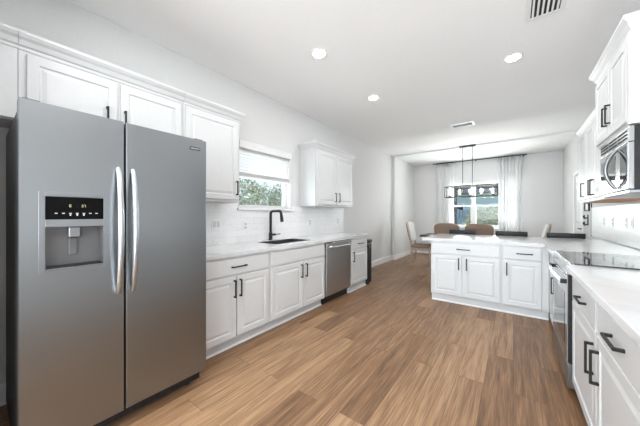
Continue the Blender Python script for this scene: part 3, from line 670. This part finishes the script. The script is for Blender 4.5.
# things on the right wall between tile and door
pf = thing('picture_frame', 'small black square frame on the wall beyond the tile', 'picture', (XR, 6.17, 1.37))
frw = FR_R(XR); bm = bmesh.new()
for a0, a1, c0, c1 in ((6.0, 6.34, 1.44, 1.465), (6.0, 6.34, 1.315, 1.34), (6.0, 6.05, 1.34, 1.44), (6.29, 6.34, 1.34, 1.44)): fbox(bm, frw, a0, a1, 0, .02, c0, c1)
obj('frame', bm, 'black', pf); bm = bmesh.new(); fbox(bm, frw, 6.05, 6.29, 0, .008, 1.34, 1.44); obj('print', bm, 'trim', pf)
hk = thing('hook_rack', 'dark metal wall hook ornament below the small black frame', 'hook', (XR, 6.14, 1.16))
bm = bmesh.new(); fbox(bm, frw, 6.10, 6.15, 0, .012, 1.08, 1.26, .004); obj('back_plate', bm, 'darkgrey', hk)
for z_ in (1.10, 1.21):
    bm = bmesh.new(); tube(bm, [frw(6.12, .01, z_), frw(6.12, .05, z_-.02), frw(6.12, .06, z_+.03)], .010, 8)
    tube(bm, [frw(6.12, .01, z_), frw(6.22, .03, z_-.01), frw(6.25, .03, z_+.04)], .010, 8); obj('hook', bm, 'black', hk, True)

# ---------------------------------------------------------------- ceiling fittings
NEAR = ['round recessed ceiling light nearest the sink window', 'round recessed ceiling light over the left aisle beyond the nearest one', 'round recessed ceiling light at upper right, before the range']
for i, (lx, ly) in enumerate(LAMPS):
    lb = NEAR[i] if i < 3 else 'round recessed ceiling light added out of frame to even the room light'
    t_ = thing('recessed_light', lb, 'ceiling light', (lx, ly, H-.02), 'recessed ceiling lights')
    bm = bmesh.new(); lathe(bm, lx, ly, [(.082, H-.001), (.082, H-.006), (.070, H-.009), (.062, H-.008)], 32); obj('trim_ring', bm, 'trim', t_, True)
    bm = bmesh.new(); lathe(bm, lx, ly, [(.062, H-.0085), (.060, H-.013), (.03, H-.0155), (.001, H-.016)], 32); obj('lens', bm, 'lamp', t_, True)
    light('lamp', 'AREA', (lx, ly, H-.02), (0, 0, 0), LAMP_W, .12, shape='DISK', color=(.98, .98, 1)).parent = None
def vent(label, x0, x1, y0, y1, along, n_):
    t_ = thing('ceiling_vent', label, 'vent', ((x0+x1)/2, (y0+y1)/2, H-.02), 'ceiling vents')
    b_ = .032; bm = bmesh.new()
    for q_ in ((x0, x1, y0, y0+b_), (x0, x1, y1-b_, y1), (x0, x0+b_, y0+b_, y1-b_), (x1-b_, x1, y0+b_, y1-b_)): bx(bm, *q_, H-.010, H-.0005)
    obj('frame', bm, 'trim', t_); obj('cavity_shade', box(x0+b_, x1-b_, y0+b_, y1-b_, H-.002, H-.0005), 'gap_shade', t_)  # dark plate painted in place of the shade behind the louvres
    for k in range(n_):
        if along == 'y': c_ = x0+b_+(k+.5)*(x1-x0-2*b_)/n_; bm = bmesh.new(); bx(bm, -.0075, .0075, y0+b_, y1-b_, -.001, .001); R = Matrix.Rotation(math.radians(35), 3, 'Y'); v_ = (c_, 0, H-.008)
        else: c_ = y0+b_+(k+.5)*(y1-y0-2*b_)/n_; bm = bmesh.new(); bx(bm, x0+b_, x1-b_, -.007, .007, -.001, .001); R = Matrix.Rotation(math.radians(50), 3, 'X'); v_ = (0, c_, H-.008)
        bmesh.ops.rotate(bm, verts=bm.verts[:], cent=(0, 0, 0), matrix=R); bmesh.ops.translate(bm, verts=bm.verts[:], vec=v_); obj('louvre', bm, 'trim', t_)
vent('large white return vent with dark slots at the top edge of the ceiling', .080, .325, 2.25, 2.80, 'y', 6)
vent('small white rectangular vent on the ceiling towards the dining area', -.93, -.55, 5.20, 5.42, 'x', 5)

# ---------------------------------------------------------------- dining: curtains, pendant, table, chairs
rod = thing('curtain_rod', 'black curtain rod above the dining window', 'curtain rod', (-.9, 8.70, 2.82))
bm = bmesh.new(); tube(bm, [(-2.02, 8.70, 2.845), (.27, 8.70, 2.845)], .011, 10); obj('rod', bm, 'black', rod, True)
for xx in (-2.02, .27):
    bm = bmesh.new(); lathe(bm, xx, 8.70, [(.001, 2.825), (.018, 2.83), (.022, 2.843), (.018, 2.856), (.001, 2.861)], 12); obj('finial', bm, 'black', rod, True)
for xx in (-1.95, -.88, .22):
    bm = bmesh.new(); tube(bm, [(xx, 8.70, 2.845), (xx, YB-.004, 2.845)], .007, 8); bx(bm, xx-.015, xx+.015, YB-.006, YB, 2.82, 2.86); obj('bracket', bm, 'black', rod)
def curtain(label, x0, x1, seed, flare=0):
    rnd = random.Random(seed); bm = bmesh.new(); nx, nz_ = 120, 14; ph = [rnd.uniform(-.35, .35) for _ in range(nz_+1)]
    k_ = 7; g = []
    for j in range(nz_+1):
        zz = 2.83-2.815*j/nz_; row = []
        for i in range(nx+1):
            t_ = i/nx; a_ = 2*PI*k_*(t_+.012*math.sin(5*t_+seed))+.0; am = .030*(1+.25*math.sin(9*t_+seed)); w_ = (x1-x0)*(1-.10*math.sin(PI*j/nz_))
            row.append(bm.verts.new(((x0+x1)/2+(t_-.5)*w_+.006*math.sin(a_*.5+j*.4), 8.70+am*math.sin(a_)+.006*math.sin(j*.8+i*.2), zz)))
        g.append(row)
    for j in range(nz_):
        for i in range(nx): bm.faces.new((g[j][i], g[j][i+1], g[j+1][i+1], g[j+1][i]))
    o = obj('curtain', bm, 'curtain', None, True, ((x0+x1)/2, 8.70, .01))
    md_ = o.modifiers.new('thickness', 'SOLIDIFY'); md_.thickness = .002
    return tag(o, label, 'curtain', 'white curtains at the dining window')
curtain('white floor-length curtain panel left of the dining window', -1.93, -1.42, 3); curtain('white floor-length curtain panel right of the dining window', -.36, .19, 5)
# linear chandelier
ch = thing('linear_chandelier', 'black rectangular open-frame chandelier with glowing bulbs over the dining table', 'chandelier', (-.80, 7.0, 1.6))
ZC = H-.001; cx = -.81
cc = -.87
obj('canopy', box(cc-.17, cc+.17, 6.95, 7.05, ZC-.03, ZC-.0005, bev=.003), 'black', ch)
# sits under the kitchen-level ceiling
for xx in (cc-.10, cc+.10):
    bm = bmesh.new(); tube(bm, [(xx, 7.0, ZC-.03), (xx, 7.0, 1.93)], .007, 8); obj('rod', bm, 'black', ch, True)
bm = bmesh.new(); a0, a1, b0, b1 = cx-.53, cx+.53, 6.87, 7.13
for zz in (1.68, 1.93):
    for yy in (b0, b1): bx(bm, a0, a1, yy-.007, yy+.007, zz-.007, zz+.007)
    for xx in (a0, a1): bx(bm, xx-.007, xx+.007, b0, b1, zz-.007, zz+.007)
for xx in (a0, a1):
    for yy in (b0, b1): bx(bm, xx-.007, xx+.007, yy-.007, yy+.007, 1.68, 1.93)
obj('frame', bm, 'black', ch)
obj('centre_bar', box(a0, a1, 6.99, 7.01, 1.673, 1.687), 'black', ch); obj('top_bar', box(a0, a1, 6.992, 7.008, 1.923, 1.937), 'black', ch)
for k in range(5):
    xx = a0+.09+k*(a1-a0-.18)/4
    bm = bmesh.new(); lathe(bm, xx, 7.0, [(.022, 1.687), (.024, 1.70), (.016, 1.715), (.012, 1.735)], 14); so = obj('socket', bm, 'black', ch, True)
    bm = bmesh.new(); lathe(bm, xx, 7.0, [(.010, 1.735), (.014, 1.75), (.026, 1.785), (.022, 1.81), (.004, 1.835)], 14); obj('bulb', bm, 'bulb', so, True)
    light('bulb_light', 'POINT', (xx, 7.0, 1.85), (0, 0, 0), CHAND_W, color=(1, .98, .95)).data.shadow_soft_size = .012
    bm = bmesh.new(); A = [[bm.verts.new((xx+.05*math.cos(2*PI*j/20), 7.0+.05*math.sin(2*PI*j/20), zz)) for j in range(20)] for zz in (1.70, 1.86)]
    for j in range(20): bm.faces.new((A[0][j], A[0][(j+1) % 20], A[1][(j+1) % 20], A[1][j]))
    obj('glass_shade', bm, 'bulbglass', so, True)
# table
tb = thing('dining_table', 'dark wood rectangular dining table under the chandelier', 'table', (-.80, 6.95, 0))
obj('tabletop', box(-1.83, .23, 6.50, 7.40, .725, .765, bev=.006), 'darkwood', tb); obj('apron', box(-1.5, -.1, 6.60, 7.30, .65, .725), 'darkwood', tb)
for sx_ in (-1.30, -.25):
    for sy_ in (6.62, 7.28):
        bm = bmesh.new(); tube(bm, [(sx_, sy_, .65), (sx_, sy_, 0)], [.045, .03], square=True); obj('leg', bm, 'darkwood', tb)
# upholstered chair, faces +Y at the origin
def make_chair():
    t_ = thing('dining_chair', '', 'chair', (0, 0, 0), 'dining chairs')
    bm = bmesh.new(); bx(bm, -.25, .25, -.235, .245, .42, .50, .028, 4); obj('seat', bm, 'fabric_brown', t_, True)
    bm = bmesh.new(); bx(bm, -.24, .24, -.225, .235, .36, .425, .006); obj('seat_frame', bm, 'wood_light', t_)
    # backrest outline: arched top, tilted back
    def outline(w, z0_, z1_, n_=14):
        P_ = [(-w*.82, z0_), (w*.82, z0_)]; 
        P_ += [(w*.97, z0_+.16)]
        for i in range(n_+1):
            a_ = PI*i/n_; P_.append((w*math.copysign(abs(math.cos(a_))**.55, math.cos(a_)), z1_-.11+.11*math.sin(a_)**.8))
        P_ += [(-w*.97, z0_+.16)]; return P_
    tilt = lambda z: -.235-(z-.45)*.20
    def slab(w, z0_, z1_, y0_, y1_):
        bm = bmesh.new(); O = outline(w, z0_, z1_); cz_ = (z0_+z1_)/2
        layers = [(y0_, .93), (y0_-.0 + (y1_-y0_)*.15, 1.0), (y0_+(y1_-y0_)*.85, 1.0), (y1_, .93)]
        R_ = [[bm.verts.new((x_*s_, tilt(z_)+yy+.0, cz_+(z_-cz_)*(s_*.5+.5))) for x_, z_ in O] for yy, s_ in layers]
        for A, B in zip(R_, R_[1:]):
            for j in range(len(A)): bm.faces.new((A[j], A[(j+1) % len(A)], B[(j+1) % len(A)], B[j]))
        bm.faces.new(R_[0][::-1]); bm.faces.new(R_[-1]); return bm
    obj('back_frame', slab(.245, .56, 1.085, -.008, .014), 'wood_light', t_, True)
    obj('backrest', slab(.222, .585, 1.06, .012, .048), 'fabric_grey', t_, True)
    obj('rear_upholstery', slab(.236, .575, 1.075, -.024, -.007), 'fabric_brown', t_, True)
    for s_ in (-1, 1):
        bm = bmesh.new(); tube(bm, [(s_*.215, .205, .40), (s_*.215, .21, .30), (s_*.215, .215, 0)], [.024, .022, .014], 12); obj('leg', bm, 'wood_light', t_, True)
        bm = bmesh.new(); tube(bm, [(s_*.19, tilt(.62), .62), (s_*.20, -.235, .45), (s_*.205, -.225, .36), (s_*.205, -.28, 0)], [.018, .022, .023, .015], 12); obj('leg', bm, 'wood_light', t_, True)
    return t_
c0 = make_chair(); c0.location = (-1.86, 6.93, 0); c0.rotation_euler = (0, 0, -PI/2)
c0['label'] = 'dining chair with grey upholstered back at the left end of the table'
GD = 'dining chairs'
dup(c0, (-1.12, 6.26, 0), .0, 'brown-backed dining chair nearer the left curtain, on the peninsula side of the table', GD)
dup(c0, (-.54, 6.26, 0), .0, 'brown-backed dining chair below the middle of the window, on the peninsula side', GD)
dup(c0, (.22, 6.93, 0), PI/2, 'pale dining chair at the right end of the table', GD)
# counter stools
def make_stool():
    t_ = thing('counter_stool', '', 'stool', (0, 0, 0), 'black counter stools')   # faces -Y
    bm = bmesh.new(); bx(bm, -.205, .205, -.19, .19, .60, .655, .022, 3); obj('seat', bm, 'blackplastic', t_, True)
    bm = bmesh.new(); bx(bm, -.215, .215, .165, .195, .905, .982, .010, 3); obj('back_rail', bm, 'black', t_, True)
    for s_ in (-1, 1):
        bm = bmesh.new(); tube(bm, [(s_*.19, .18, .93), (s_*.19, .17, .62), (s_*.20, .195, 0)], .013, square=True); obj('leg', bm, 'black', t_)
        bm = bmesh.new(); tube(bm, [(s_*.18, -.17, .60), (s_*.20, -.195, 0)], .013, square=True); obj('leg', bm, 'black', t_)
    bm = bmesh.new()
    bx(bm, -.195, .195, -.195, -.175, .19, .21); bx(bm, -.195, .195, .175, .195, .19, .21)
    for s_ in (-1, 1): bx(bm, s_*.195-.009, s_*.195+.009, -.18, .18, .25, .27)
    obj('stretcher', bm, 'black', t_)
    return t_
s0 = make_stool(); s0.location = (.63, 5.16, 0); s0['label'] = 'black counter stool nearest the right wall'
dup(s0, (-.03, 5.16, 0), 0, 'black counter stool in the middle of the three', 'black counter stools')
dup(s0, (-.745, 5.16, 0), 0, 'black counter stool nearest the open end of the peninsula', 'black counter stools')
